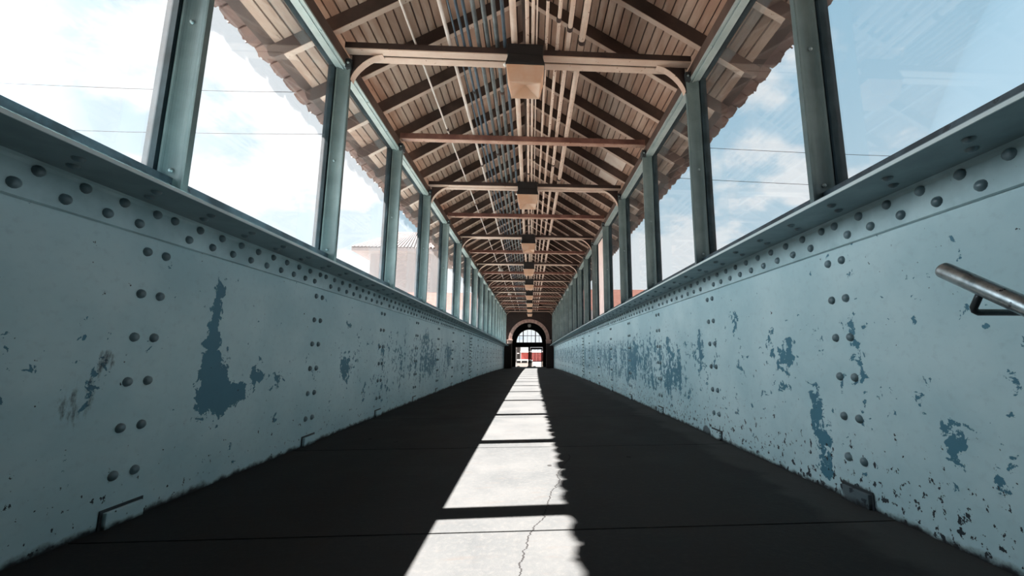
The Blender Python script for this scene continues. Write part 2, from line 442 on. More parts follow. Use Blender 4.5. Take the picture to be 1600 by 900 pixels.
class MB:
    def __init__(self):
        self.v, self.f, self.m, self.s = [], [], [], []

    def face(self, idx, mi=0, smooth=False):
        self.f.append(idx)
        self.m.append(mi)
        self.s.append(smooth)

    def box(self, x0, x1, y0, y1, z0, z1, mi=0):
        b = len(self.v)
        self.v += [(x0, y0, z0), (x1, y0, z0), (x1, y1, z0), (x0, y1, z0), (x0, y0, z1), (x1, y0, z1), (x1, y1, z1), (x0, y1, z1)]
        for q in ((0, 3, 2, 1), (4, 5, 6, 7), (0, 1, 5, 4), (1, 2, 6, 5), (2, 3, 7, 6), (3, 0, 4, 7)):
            self.face([b + i for i in q], mi)

    def hexa(self, pts, mi=0):
        b = len(self.v)
        self.v += [tuple(p) for p in pts]
        for q in ((0, 3, 2, 1), (4, 5, 6, 7), (0, 1, 5, 4), (1, 2, 6, 5), (2, 3, 7, 6), (3, 0, 4, 7)):
            self.face([b + i for i in q], mi)

    def extrude(self, profile, stations, mi=0, smooth=False):
        """profile: list of 2-D points; stations: list of functions (a,b)->(x,y,z)"""
        n = len(profile)
        b = len(self.v)
        for fn in stations:
            for p in profile:
                self.v.append(fn(*p))
        for s in range(len(stations) - 1):
            for i in range(n):
                j = (i + 1) % n
                self.face([b + s * n + i, b + s * n + j, b + (s + 1) * n + j, b + (s + 1) * n + i], mi, smooth)
        self.face([b + i for i in range(n)][::-1], mi)
        e = b + (len(stations) - 1) * n
        self.face([e + i for i in range(n)], mi)

    def along_y(self, profile, ys, dz=lambda y: 0.0, mi=0, smooth=False):
        self.extrude(profile, [(lambda a, c, y=y: (a, y, c + dz(y))) for y in ys], mi, smooth)

    def tube(self, pts, r, n=10, mi=0, caps=True):
        pts = [Vector(p) for p in pts]
        b = len(self.v)
        prev = None
        for i, p in enumerate(pts):
            d = (pts[min(i + 1, len(pts) - 1)] - pts[max(i - 1, 0)]).normalized()
            ref = Vector((0, 0, 1)) if abs(d.z) < 0.9 else Vector((1, 0, 0))
            a = d.cross(ref).normalized() if prev is None else (prev - d * prev.dot(d)).normalized()
            prev = a
            c = d.cross(a)
            rr = r[i] if isinstance(r, (list, tuple)) else r
            for k in range(n):
                w = 2 * PI * k / n
                self.v.append(tuple(p + a * (rr * math.cos(w)) + c * (rr * math.sin(w))))
        for i in range(len(pts) - 1):
            for k in range(n):
                k2 = (k + 1) % n
                self.face([b + i * n + k, b + i * n + k2, b + (i + 1) * n + k2, b + (i + 1) * n + k], mi, True)
        if caps:
            self.face([b + k for k in range(n)][::-1], mi)
            e = b + (len(pts) - 1) * n
            self.face([e + k for k in range(n)], mi)

    def dome(self, p, nrm, r, h=None, n=10, rings=3, mi=0):
        """round rivet or bolt head standing on a surface"""
        h = h or r * 0.8
        nrm = Vector(nrm).normalized()
        ref = Vector((0, 0, 1)) if abs(nrm.z) < 0.9 else Vector((0, 1, 0))
        a = nrm.cross(ref).normalized()
        c = nrm.cross(a)
        p = Vector(p)
        b = len(self.v)
        for i in range(rings):
            w = (PI / 2) * i / rings
            rr, hh = r * math.cos(w), h * math.sin(w)
            for k in range(n):
                t = 2 * PI * k / n
                self.v.append(tuple(p + a * (rr * math.cos(t)) + c * (rr * math.sin(t)) + nrm * hh))
        self.v.append(tuple(p + nrm * h))
        top = len(self.v) - 1
        for i in range(rings - 1):
            for k in range(n):
                k2 = (k + 1) % n
                self.face([b + i * n + k, b + i * n + k2, b + (i + 1) * n + k2, b + (i + 1) * n + k], mi, True)
        e = b + (rings - 1) * n
        for k in range(n):
            self.face([e + k, e + (k + 1) % n, top], mi, True)

    def lathe(self, prof, origin, n=16, mi=0):
        b = len(self.v)
        for (r, z) in prof:
            for k in range(n):
                t = 2 * PI * k / n
                self.v.append((origin[0] + r * math.cos(t), origin[1] + r * math.sin(t), origin[2] + z))
        for i in range(len(prof) - 1):
            for k in range(n):
                k2 = (k + 1) % n
                self.face([b + i * n + k, b + i * n + k2, b + (i + 1) * n + k2, b + (i + 1) * n + k], mi, True)
        self.face([b + k for k in range(n)][::-1], mi)
        e = b + (len(prof) - 1) * n
        self.face([e + k for k in range(n)], mi)

    def build(self, name, mats, parent=None, origin=None, bevel=0.0):
        if not isinstance(mats, (list, tuple)):
            mats = [mats]
        me = bpy.data.meshes.new(name)
        o0 = Vector(origin) if origin else Vector((0, 0, 0))
        me.from_pydata([tuple(Vector(p) - o0) for p in self.v] if origin else self.v, [], self.f)
        me.polygons.foreach_set('material_index', self.m)
        me.polygons.foreach_set('use_smooth', self.s)
        for m in mats:
            me.materials.append(m)
        import bmesh
        bm = bmesh.new()
        bm.from_mesh(me)
        bmesh.ops.recalc_face_normals(bm, faces=bm.faces)
        bm.to_mesh(me)
        bm.free()
        o = bpy.data.objects.new(name, me)
        col.objects.link(o)
        o.location = o0
        if parent is not None:
            o.parent = parent
            o.location = o0 - parent.location if origin else -parent.location
        if bevel:
            md = o.modifiers.new('edge', 'BEVEL')
            md.width = bevel
            md.segments = 2
            md.limit_method = 'ANGLE'
        return o


def tag(o, label, cat, group=None):
    o['label'] = label
    o['category'] = cat
    if group:
        o['group'] = group
    return o


def structure(o, label=None, cat=None):
    o['kind'] = 'structure'
    if label:
        o['label'] = label
    if cat:
        o['category'] = cat
    return o


def empty(name, loc):
    o = bpy.data.objects.new(name, None)
    o.empty_display_size = 0.1
    col.objects.link(o)
    o.location = loc
    return o


ONES = ['', 'first', 'second', 'third', 'fourth', 'fifth', 'sixth', 'seventh', 'eighth', 'ninth', 'tenth', 'eleventh', 'twelfth', 'thirteenth',
        'fourteenth', 'fifteenth', 'sixteenth', 'seventeenth', 'eighteenth', 'nineteenth']
TENS = {2: ('twentieth', 'twenty'), 3: ('thirtieth', 'thirty'), 4: ('fortieth', 'forty'), 5: ('fiftieth', 'fifty')}


def nth(n):
    if n < 20:
        return ONES[n]
    a, b = divmod(n, 10)
    return TENS[a][0] if b == 0 else TENS[a][1] + '-' + ONES[b]


# ------------------------------------------------------------------ main dimensions
BAY, POST0, NPOST = 1.5, 1.932, 18
END = 27.9
NEAR = 0.40
WEB = 1.6725
SIDES = (('left', -1), ('right', 1))


def floor_dz(y):
    return -0.00050 * y * y


def gird_dz(y):
    return -0.00036 * y * y


def post_y(i):
    return POST0 + BAY * (i - 1)


YS = [NEAR] + [post_y(i) for i in range(1, NPOST + 1)] + [END]
ROOF_M, ROOF_B = 0.615, 4.554      # underside of the boards: z = ROOF_B - ROOF_M*|x|


def zb(x):
    return ROOF_B - ROOF_M * abs(x)


# ------------------------------------------------------------------ floor
fb = MB()
joints = [0.95] + [1.80 + BAY * k for k in range(18)]
edges = joints + [END + 0.45]
for a, b in zip(edges[:-1], edges[1:]):
    n = 4
    ys = [a + 0.005 + (b - a - 0.010) * k / n for k in range(n + 1)]
    fb.along_y([(-1.70, -0.10), (1.70, -0.10), (1.70, 0.0), (-1.70, 0.0)], ys, floor_dz)
ys = [0.96 + (END - 0.96) * k / 30 for k in range(31)]
fb.along_y([(-1.69, -0.20), (1.69, -0.20), (1.69, -0.012), (-1.69, -0.012)], ys, floor_dz, mi=1)
for k in range(9):                                     # steps going down behind the camera
    y1 = 0.95 - 0.29 * k
    fb.box(-1.67, 1.67, y1 - 0.29, y1, -0.172 * (k + 1) - 0.3, -0.172 * (k + 1))
fb.box(-1.67, 1.67, -4.0, -1.66, -1.9, -1.55)
structure(fb.build('floor', [m_floor, m_joint]))

# ------------------------------------------------------------------ riveted plate girders (the corridor's low walls)
R_RIV = 0.0215
for side, sg in SIDES:
    w = MB()
    ys = YS
    prof = [(sg * WEB, -1.0), (sg * (WEB + 0.03), -1.0), (sg * (WEB + 0.03), 1.40), (sg * WEB, 1.40)]
    w.along_y(prof, ys, gird_dz)
    # stiffener rivets, two columns at every post
    for i in range(0, NPOST + 1):
        for dy in (-0.048, 0.048):
            y = post_y(i) + 0.055 + dy
            if y < NEAR + 0.03:
                continue
            nseg = 12 if i < 4 else 8
            for k in range(6):
                w.dome((sg * WEB, y, 0.205 + 0.195 * k + gird_dz(y)), (-sg, 0, 0), R_RIV, n=nseg, mi=1)
    wall = structure(w.build('wall_' + side, [m_wall_l if sg < 0 else m_wall_r, m_rivet]),
                     '%s riveted plate girder wall in peeling pale teal paint' % side, 'wall')
    # cover angle with its two staggered rows of rivets
    c = MB()
    c.along_y([(sg * WEB, 1.250), (sg * (WEB - 0.004), 1.247), (sg * (WEB - 0.013), 1.252), (sg * (WEB - 0.013), 1.372), (sg * (WEB - 0.018), 1.384),
               (sg * (WEB - 0.030), 1.392), (sg * WEB, 1.392)], ys, gird_dz)
    for i in range(0, NPOST + 1):
        base = post_y(i) + 0.013
        up = [base] + [base + 0.095 + 0.156 * j for j in range(0, 9)]
        lo = [base + 0.191 + 0.156 * j for j in range(0, 8)] + [base - 0.078]
        nseg = 12 if i < 3 else 8
        for y in up:
            if NEAR < y < END:
                c.dome((sg * (WEB - 0.013), y, 1.360 + gird_dz(y)), (-sg, 0, 0), R_RIV, n=nseg, mi=1)
        for y in lo:
            if NEAR < y < END:
                c.dome((sg * (WEB - 0.013), y, 1.292 + gird_dz(y)), (-sg, 0, 0), R_RIV, n=nseg, mi=1)
    c.build('cover_angle', [m_steel, m_rivet], wall)
    # top flange
    f = MB()
    f.along_y([(sg * 1.405, 1.392), (sg * (WEB + 0.27), 1.392), (sg * (WEB + 0.27), 1.410), (sg * 1.405, 1.410)], ys, gird_dz)
    f.along_y([(sg * 1.400, 1.391), (sg * 1.4055, 1.391), (sg * 1.4055, 1.405), (sg * 1.400, 1.405)], ys, gird_dz, mi=2)
    for i in range(0, NPOST + 1):
        for j in range(5):
            for xx, off in ((1.485, 0.0), (1.565, 0.06)):
                y = post_y(i) + 0.1 + 0.30 * j + off
                if NEAR < y < END:
                    f.dome((sg * xx, y, 1.392 + gird_dz(y)), (0, 0, -1), 0.019, n=8, mi=1)
    f.build('top_flange', [m_flange, m_rivet, m_edge], wall)
    # splice strip further down the corridor
    s = MB()
    s.along_y([(sg * WEB, 0.0), (sg * (WEB - 0.012), 0.0), (sg * (WEB - 0.012), 1.248), (sg * WEB, 1.248)], [12.02, 12.30], gird_dz)
    for k in range(13):
        for dy in (12.09, 12.23):
            s.dome((sg * (WEB - 0.012), dy, 0.10 + 0.088 * k + gird_dz(dy)), (-sg, 0, 0), 0.022, n=8, mi=1)
    s.build('splice_plate', [m_steel, m_rivet], wall)
    # clip angles standing at the foot of every stiffener
    for i in range(1, NPOST + 1):
        y = post_y(i) + 0.07
        g = MB()
        d = floor_dz(y)
        xa = sg * (WEB - 0.001)
        g.box(min(xa, sg * (WEB - 0.006)), max(xa, sg * (WEB - 0.006)), y - 0.098, y + 0.094, -0.03 + d, 0.079 + d, mi=1)  # thin dark backing draws the foot's shadow and rust outline
        g.box(min(xa, sg * (WEB - 0.022)), max(xa, sg * (WEB - 0.022)), y - 0.085, y + 0.085, -0.03 + d, 0.066 + d)
        g.build('stiffener_foot', [m_wall_l if sg < 0 else m_wall_r, m_cap], wall, bevel=0.004)

# ------------------------------------------------------------------ roof shell
cb = MB()
Y0R, Y1R = -4.0, END
for sg in (-1, 1):
    nb = 28
    for k in range(nb):
        x0 = 0.02 + 0.0735 * k
        x1 = x0 + 0.0735 - 0.013
        jit = random.uniform(-0.0012, 0.0012)
        pr = [(sg * x0, zb(x0) + jit), (sg * x1, zb(x1) + jit), (sg * x1, zb(x1) + 0.02), (sg * x0, zb(x0) + 0.02)]
        cb.along_y(pr, [Y0R, Y1R])
structure(cb.build('ceiling', m_boards), 'tan tongue and groove boards under both roof slopes', 'ceiling')
rb = MB()
for sg in (-1, 1):
    rb.along_y([(0.0, ROOF_B + 0.021), (sg * 2.15, zb(2.15) + 0.021), (sg * 2.15, zb(2.15) + 0.035), (0.0, ROOF_B + 0.035)], [Y0R, Y1R], mi=2)
    y = Y0R
    while y < Y1R:                                     # barrel tiles laid down the slope, their ragged ends over the eave
        xe = 2.245 + random.uniform(-0.010, 0.010)
        ptsn = 6
        prof = [(0.09 * math.cos(PI * q / ptsn), 0.055 * math.sin(PI * q / ptsn)) for q in range(ptsn + 1)]
        prof += [(0.075 * math.cos(PI * q / ptsn), 0.042 * math.sin(PI * q / ptsn)) for q in range(ptsn, -1, -1)]
        st = []
        for xx in (0.0, xe):
            st.append(lambda a, b, xx=xx, y=y, sg=sg: (sg * xx, y + a, zb(xx) + 0.036 + b))
        rb.extrude(prof, st)
        x2 = 2.238 + random.uniform(-0.010, 0.010)
        pan = [(-0.09, 0.016), (-0.03, 0.0), (0.03, 0.0), (0.09, 0.016), (0.09, 0.028), (0.03, 0.012), (-0.03, 0.012), (-0.09, 0.028)]
        st = []
        for xx in (0.0, x2):
            st.append(lambda a, b, xx=xx, y=y + 0.1, sg=sg: (sg * xx, y + a, zb(xx) + 0.034 + b))
        rb.extrude(pan, st)
        y += 0.2
rb.box(-0.12, 0.12, Y0R, Y1R, ROOF_B + 0.05, ROOF_B + 0.13)
structure(rb.build('roof', [m_tile, m_black, m_rafter]), 'clay tiled roof over the footbridge', 'roof')
rg = MB()
rg.box(-0.022, 0.022, Y0R, Y1R, 4.33, 4.548)
structure(rg.build('trim_1', m_rafter), 'dark ridge board at the top of the roof', 'trim')

# unseen dark brick walls behind the camera, added to cut light near it
en = MB()
en.box(-1.80, -1.68, -4.0, NEAR, -2.2, 3.50)
en.box(1.68, 1.80, -4.0, NEAR, -2.2, 3.50)
en.box(-1.80, 1.80, -4.12, -4.0, -2.2, 4.6)
structure(en.build('wall_back', m_shade_wall), 'unseen dark brick walls added behind the camera to cut light', 'wall')

# ------------------------------------------------------------------ rafters
def rafter_mesh(sg):
    m = MB()
    def zt(x):
        return zb(x) - 0.001
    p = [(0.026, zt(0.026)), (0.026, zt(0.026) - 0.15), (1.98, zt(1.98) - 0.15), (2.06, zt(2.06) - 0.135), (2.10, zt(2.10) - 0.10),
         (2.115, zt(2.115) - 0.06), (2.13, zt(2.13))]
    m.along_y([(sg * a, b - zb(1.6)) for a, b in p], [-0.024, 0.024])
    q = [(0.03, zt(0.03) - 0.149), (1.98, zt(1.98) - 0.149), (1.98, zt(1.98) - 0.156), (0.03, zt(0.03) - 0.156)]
    m.along_y([(sg * a, b - zb(1.6)) for a, b in q], [-0.025, 0.025], mi=1)  # cream strip paints the lit underside of the rafter
    return m
for side, sg in SIDES:
    me = None
    for k in range(0, 44):
        y = 2.03 + 0.595 * k
        if y > END - 0.1:
            break
        if me is None:
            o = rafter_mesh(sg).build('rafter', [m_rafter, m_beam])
            me = o.data
        else:
            o = bpy.data.objects.new('rafter', me)
            col.objects.link(o)
        o.location = (0, y, zb(1.6))
        tag(o, 'rafter with painted-in shade and highlight on the %s roof slope, %s from the near end' % (side, nth(k + 1)), 'rafter', 'rafters of the %s roof slope' % side)

# ------------------------------------------------------------------ eave beams
for side, sg in SIDES:
    m = MB()
    xs = sorted((sg * 1.57, sg * 1.665))
    m.box(xs[0], xs[1], NEAR, END, 3.24, 3.256)
    xs = sorted((sg * 1.655, sg * 1.668))
    m.box(xs[0], xs[1], NEAR, END, 3.256, 3.375)
    m.along_y([(sg * 1.600, 3.232), (sg * 1.612, 3.232), (sg * 1.612, 3.240), (sg * 1.600, 3.240)], [NEAR, END])
    for i in range(0, NPOST):
        for off in (0.5, 1.05):
            y = post_y(i) + off
            if y > NEAR:
                m.dome((sg * 1.588, y, 3.240), (0, 0, -1), 0.011, n=8)
    o = m.build('eave_beam', m_eave, origin=(sg * 1.62, NEAR, 3.24))
    tag(o, 'long pale steel angle along the top of the %s row of posts' % side, 'beam')
    d = MB()
    xs = sorted((sg * 1.575, sg * 1.654))
    d.box(xs[0], xs[1], NEAR, END, 3.258, 3.372)
    d.build('timber_packing', m_rafter, o)

# ------------------------------------------------------------------ posts
for side, sg in SIDES:
    for i in range(1, NPOST + 1):
        y = post_y(i)
        zs = 1.412 + gird_dz(y)
        m = MB()
        xi, xo = 1.535, 1.658                         # inner and outer end of the section
        # I-section seen end-on from above: near side is a rounded channel
        def sec(sgn):
            pts = [(xi, -0.024), (xi + 0.008, -0.024), (xi + 0.014, -0.020)]
            nn = 9
            for q in range(nn + 1):                    # concave channel between the two flanges
                a = q / nn
                pts.append((xi + 0.018 + a * (xo - xi - 0.036), -0.018 + 0.014 * math.sin(PI * a) ** 0.8))
            pts += [(xo - 0.016, -0.020), (xo - 0.010, -0.024), (xo, -0.024), (xo, 0.006), (xi, 0.006)]
            return [(sgn * a, b) for a, b in pts]
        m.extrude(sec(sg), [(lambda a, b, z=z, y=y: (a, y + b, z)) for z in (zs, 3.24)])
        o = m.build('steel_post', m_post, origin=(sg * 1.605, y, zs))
        tag(o, '%s pale steel post from the near end of the %s window row' % (nth(i), side), 'post', 'posts of the %s window row' % side)
        c = MB()
        c.box(min(sg * 1.525, sg * 1.572), max(sg * 1.525, sg * 1.572), y - 0.048, y + 0.05, 3.225, 3.31)
        c.build('cap_block', m_cap, o)
        for (xx, zz) in ((1.61, zs + 0.16), (1.615, zs + 0.95), (1.548, 3.27)):
            b = MB()
            b.dome((sg * xx, y - (0.048 if zz > 3.2 else 0.007), zz), (0, -1, 0), 0.012, 0.012, n=8)
            b.build('bolt', m_bolt, o)

# ------------------------------------------------------------------ windows
wn = 0
for side, sg in SIDES:
    for i in range(0, NPOST + 1):
        ya = NEAR if i == 0 else post_y(i)
        yb_ = END if i == NPOST else post_y(i + 1)
        wn += 1
        m = MB()
        za, zb2 = gird_dz(ya), gird_dz(yb_)
        def dz(y, ya=ya, yb_=yb_, za=za, zb2=zb2):
            return za + (zb2 - za) * (y - ya) / (yb_ - ya)
        # bottom rail: recessed foot under a projecting lip
        m.along_y([(sg * 1.655, 1.412), (sg * 1.72, 1.412), (sg * 1.72, 1.535), (sg * 1.60, 1.535), (sg * 1.60, 1.492), (sg * 1.655, 1.486)], [ya, yb_], dz)
        j0 = 0.075
        xs = sorted((sg * 1.665, sg * 1.72))
        zt_ = 3.30
        m2 = MB()
        m2.box(xs[0], xs[1], ya, ya + 0.10, 1.535 + max(za, zb2), zt_)
        m2.box(xs[0], xs[1], yb_ - 0.038, yb_, 1.535 + max(za, zb2), zt_)
        xs2 = sorted((sg * 1.67, sg * 1.72))
        m2.box(xs2[0], xs2[1], ya, yb_, 3.25, 3.33)
        fr = m.build('window_%d' % wn, m_rail)
        structure(fr, 'dusty %s window pane bay, %s from the near end' % (side, nth(i + 1)), 'window')
        m2.build('frame', m_frame, fr)
        g = MB()
        hazy = (sg > 0 and i == 5)
        xs3 = sorted((sg * 1.692, sg * 1.698))
        bot = 1.53 + min(za, zb2)
        g.box(xs3[0], xs3[1], ya + 0.095, yb_ - 0.034, bot, 3.255)
        g.build('pane', m_glass_hazy if hazy else (m_glass_l if sg < 0 else m_glass_r), fr)
        if hazy:
            q = MB()
            for k in range(16):
                q.dome((sg * 1.692, ya + 0.42, 1.62 + 0.1 * k), (-sg, 0, 0), 0.009, n=6)
            q.build('screw', m_black, fr)

# ------------------------------------------------------------------ cross beams and lamps
def channel(m, y0, y1, xa, xb, z0, z1):
    """a steel channel lying on its back: web to the camera, broad flange underneath"""
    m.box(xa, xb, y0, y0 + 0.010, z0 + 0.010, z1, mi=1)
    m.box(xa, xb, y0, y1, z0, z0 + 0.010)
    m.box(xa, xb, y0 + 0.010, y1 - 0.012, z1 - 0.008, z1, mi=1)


BZ0, BZ1 = 3.378, 3.443
lamp_n = 0
for i in range(1, NPOST + 1):
    y = post_y(i)
    if i % 2 == 0:
        lamp_n += 1
        root = empty('lamp_beam', (0, y, BZ0))
        tag(root, 'cream double channel cross beam carrying the %s ceiling lamp from the near end' % nth(lamp_n), 'beam', 'double channel lamp beams')
        for a in (-0.088, 0.012):
            m = MB()
            channel(m, y + a, y + a + 0.078, -1.568, 1.568, BZ0, BZ1)
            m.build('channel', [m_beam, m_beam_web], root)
        for sg in (-1, 1):
            m = MB()
            cx, cz, rx, rz = 1.26, 3.12, 0.262, 0.258       # knee plate with its concave lower edge
            arc = [(cx + rx * math.cos(t) ** 1.3, cz + rz * math.sin(t) ** 1.3) for t in [PI / 2 * q / 8 * 0.9999 for q in range(9)]]
            pr = [(1.534, BZ0 + 0.03), (1.26, BZ0 + 0.0)] + arc[::-1] + [(1.534, 3.12)]
            m.along_y([(sg * a, b) for a, b in pr], [y - 0.010, y + 0.002], mi=1)
            for q in range(8):
                (a0, b0), (a1, b1) = arc[q], arc[q + 1]
                m.hexa([(sg * a0, y - 0.035, b0 - 0.008), (sg * a1, y - 0.035, b1 - 0.008), (sg * a1, y + 0.03, b1 - 0.008), (sg * a0, y + 0.03, b0 - 0.008),
                        (sg * a0, y - 0.035, b0), (sg * a1, y - 0.035, b1), (sg * a1, y + 0.03, b1), (sg * a0, y + 0.03, b0)])
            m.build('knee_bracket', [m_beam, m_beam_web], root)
        # lamp
        lx = 0.028
        z_top = BZ0 - 0.002
        dl = -0.040
        lr = empty('ceiling_lamp', (lx, y - 0.03, z_top))
        tag(lr, 'wedge-shaped ceiling lamp with amber lens, %s from the near end' % nth(lamp_n), 'lamp', 'ceiling lamps in a row')
        yf, ybk = y - 0.19, y + 0.10
        m = MB()
        m.hexa([(lx - 0.175, yf, 3.258 + dl), (lx + 0.175, yf, 3.258 + dl), (lx + 0.175, ybk, 3.258 + dl), (lx - 0.175, ybk, 3.258 + dl),
                (lx - 0.15, yf + 0.02, 3.372 + dl), (lx + 0.15, yf + 0.02, 3.372 + dl), (lx + 0.15, ybk, 3.372 + dl), (lx - 0.15, ybk, 3.372 + dl)])
        m.box(lx - 0.16, lx + 0.16, yf + 0.03, y - 0.092, 3.33, 3.44)
        m.build('housing', m_black, lr, bevel=0.008)
        m = MB()
        a, b2 = 0.168, 0.128
        v = [(lx - a, yf + 0.005, 3.257 + dl), (lx + a, yf + 0.005, 3.257 + dl), (lx + a, ybk - 0.005, 3.257 + dl), (lx - a, ybk - 0.005, 3.257 + dl),
             (lx - b2 - 0.012, yf + 0.035, 3.105 + dl), (lx + b2 + 0.012, yf + 0.035, 3.105 + dl), (lx + b2, ybk - 0.04, 3.085 + dl), (lx - b2, ybk - 0.04, 3.085 + dl),
             (lx, (yf + ybk) / 2 + 0.01, 3.165 + dl)]
        m.v = v
        for q in ((0, 1, 2, 3), (0, 4, 5, 1), (1, 5, 6, 2), (2, 6, 7, 3), (3, 7, 4, 0), (4, 8, 5), (5, 8, 6), (6, 8, 7), (7, 8, 4)):
            m.face(list(q))
        m.build('lens', m_lens, lr, bevel=0.006)
        m = MB()
        m.dome((lx - 0.175, yf + 0.03, 3.262 + dl), (-0.6, -0.6, -0.3), 0.018, 0.02, n=10)
        m.build('photocell', m_white, lr)
    else:
        m = MB()
        channel(m, y - 0.04, y + 0.035, -1.568, 1.568, BZ0, BZ1 + 0.012)
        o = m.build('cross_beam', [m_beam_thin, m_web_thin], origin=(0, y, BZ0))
        if i == 1:
            lab = 'rusty single channel cross beam nearest the camera, before the first lamp'
        elif i == NPOST - 1:
            lab = 'rusty single channel cross beam between the eighth and ninth ceiling lamps'
        else:
            lab = 'rusty single channel cross beam between the %s and %s ceiling lamps' % (nth((i - 1) // 2), nth((i + 1) // 2))
        tag(o, lab, 'beam', 'single channel cross beams')

# ------------------------------------------------------------------ pipes and conduits on top of the beams
PZ = BZ1 + 0.013
pipe_list = [
    (-0.974, 0.020, m_pipe_white, 'thin white conduit', 'leftmost, apart from the bundle'),
    (-0.657, 0.034, m_pipe_white, 'white conduit with black straps', 'left edge of the bundle'),
    (-0.591, 0.017, m_pipe_dark, 'very thin dark blue conduit', 'next to the white one'),
    (-0.535, 0.026, m_pipe_dark, 'thin dark blue conduit', 'second right of the white one'),
    (-0.473, 0.028, m_pipe_dark, 'dark blue conduit', 'left of the three thicker grey ones'),
    (-0.392, 0.040, m_pipe_grey, 'grey conduit', 'leftmost of the three thicker grey ones'),
    (-0.315, 0.040, m_pipe_grey, 'grey conduit', 'middle one of the three thicker grey ones'),
    (-0.233, 0.040, m_pipe_grey, 'grey conduit', 'rightmost of the three thicker grey ones'),
    (-0.157, 0.032, m_pipe_dark, 'dark blue conduit', 'beside the thick cream pipe at the lamps'),
    (-0.070, 0.057, m_pipe_cream, 'thick cream pipe', 'running behind the left side of the lamps'),
    (0.042, 0.032, m_pipe_rust, 'rust-spotted cream pipe', 'running over the middle of the lamps'),
    (0.094, 0.030, m_pipe_cream, 'clean cream pipe', 'running over the right half of the lamps'),
    (0.132, 0.013, m_pipe_cream, 'hair-thin cream tube', 'just right of the pipes over the lamps'),
    (0.216, 0.026, m_pipe_rust, 'thin rusty cream pipe', 'leftmost of the four right of the lamps'),
    (0.313, 0.031, m_pipe_rust, 'flaking rusty cream pipe', 'second of the four right of the lamps'),
    (0.416, 0.042, m_pipe_rust, 'rust-streaked cream pipe', 'third of the four right of the lamps'),
    (0.538, 0.058, m_pipe_rust, 'thick rust-spotted cream pipe', 'rightmost of the whole bundle'),
]
for k, (px, dia, mat, lab, where) in enumerate(pipe_list):
    r = dia / 2
    zc = PZ + r
    x = 0.093 + (px - 0.093) * (zc - 0.7215) / (3.5 - 0.7215)
    pts, yy = [], 0.45
    while yy < END:
        wob = 0.004 * math.sin(yy * 0.9 + k * 1.7)
        pts.append((x + wob, yy, zc))
        yy += 0.75
    pts.append((x, END, zc))
    m = MB()
    m.tube(pts, r, 10)
    o = m.build('pipe', mat, origin=(x, 0.45, zc))
    tag(o, '%s on the cross beams, %s' % (lab, where), 'pipe', 'pipes under the roof')
    step = 2.6 + 0.37 * (k % 5)
    yc = 2.2 + 0.61 * (k % 4)
    if px in (0.538, 0.416, 0.313):
        yc = {0.538: 3.27, 0.416: 3.12, 0.313: 3.02}[px]
    cpl = MB()
    first = True
    while yc < END - 0.5:
        cm = MB()
        cm.tube([(x, yc - 0.022, zc), (x, yc - 0.018, zc), (x, yc + 0.018, zc), (x, yc + 0.022, zc)], [r + 0.001, r + 0.006, r + 0.006, r + 0.001], 10)
        cm.build('coupling', m_rust_col if mat is not m_pipe_dark else m_black, o)
        yc += step

# patch boards between rafters on the right slope, small white fittings on the left
for (ya, yb_, lab) in ((5.66, 6.12, 'white patch board between rafters on the right slope, the nearer of two'),
                       (6.26, 6.70, 'white patch board between rafters on the right slope, the farther of two')):
    m = MB()
    x0, x1 = 1.26, 1.545
    m.hexa([(x0, ya, zb(x0) - 0.017), (x1, ya, zb(x1) - 0.017), (x1, yb_, zb(x1) - 0.017), (x0, yb_, zb(x0) - 0.017),
            (x0, ya, zb(x0) - 0.002), (x1, ya, zb(x1) - 0.002), (x1, yb_, zb(x1) - 0.002), (x0, yb_, zb(x0) - 0.002)])
    tag(m.build('patch_board', m_panel, origin=((x0 + x1) / 2, ya, zb(1.4))), lab, 'board', 'white patch boards')
for (yy, lab) in ((14.8, 'small white round fitting hanging at the left roof slope, the nearer one'),
                  (21.2, 'small white round fitting hanging at the left roof slope, the farther one')):
    m = MB()
    m.lathe([(0.02, 0.30), (0.02, 0.12), (0.07, 0.10), (0.10, 0.04), (0.085, -0.02), (0.03, -0.05)], (-1.02, yy, zb(1.02) - 0.305), 14)
    tag(m.build('ceiling_fitting', m_white, origin=(-1.02, yy, zb(1.02) - 0.36)), lab, 'fitting', 'small white ceiling fittings')

# ------------------------------------------------------------------ handrail on the right girder
hr = empty('handrail', (1.5, 1.0, 0.80))
tag(hr, 'worn galvanised handrail sloping down towards the camera on the right wall', 'handrail')
top, sl = (1.37, 1.165, 0.968), 0.70
m = MB()
end_pts, rad = [], []
for q in range(6):
    a = PI / 2 * q / 5
    end_pts.append((top[0], top[1] + 0.012 * math.cos(a) - 0.0, top[2] + sl * 0.012 * math.cos(a)))
    rad.append(max(0.003, 0.0245 * math.sin(a)))
for yy in (1.0, 0.6, 0.2, -0.4, -1.4):
    end_pts.append((top[0], yy, top[2] - sl * (top[1] - yy)))
    rad.append(0.0245)
m.tube(end_pts, rad, 20)
m.build('rail', m_galv, hr)
for yb_ in (1.072, -0.3):
    zr = top[2] - sl * (top[1] - yb_)
    m = MB()
    m.tube([(1.37, yb_, zr - 0.015), (1.37, yb_ + 0.012, zr - 0.035), (1.37, yb_ + 0.026, zr - 0.058), (1.374, yb_ + 0.028, zr - 0.067),
            (1.384, yb_ + 0.028, zr - 0.072), (1.41, yb_ + 0.028, zr - 0.072), (1.672, yb_ + 0.028, zr - 0.072)], 0.0095, 12)
    m.lathe([(0.001, 0), (0.001, 0.001)], (1.6, yb_, zr - 0.072), 6)
    m.build('bracket', m_bracket, hr)
    m = MB()
    m.tube([(1.660, yb_ + 0.028, zr - 0.072), (1.672, yb_ + 0.028, zr - 0.072)], 0.04, 16)
    m.build('wall_flange', m_bracket, hr)

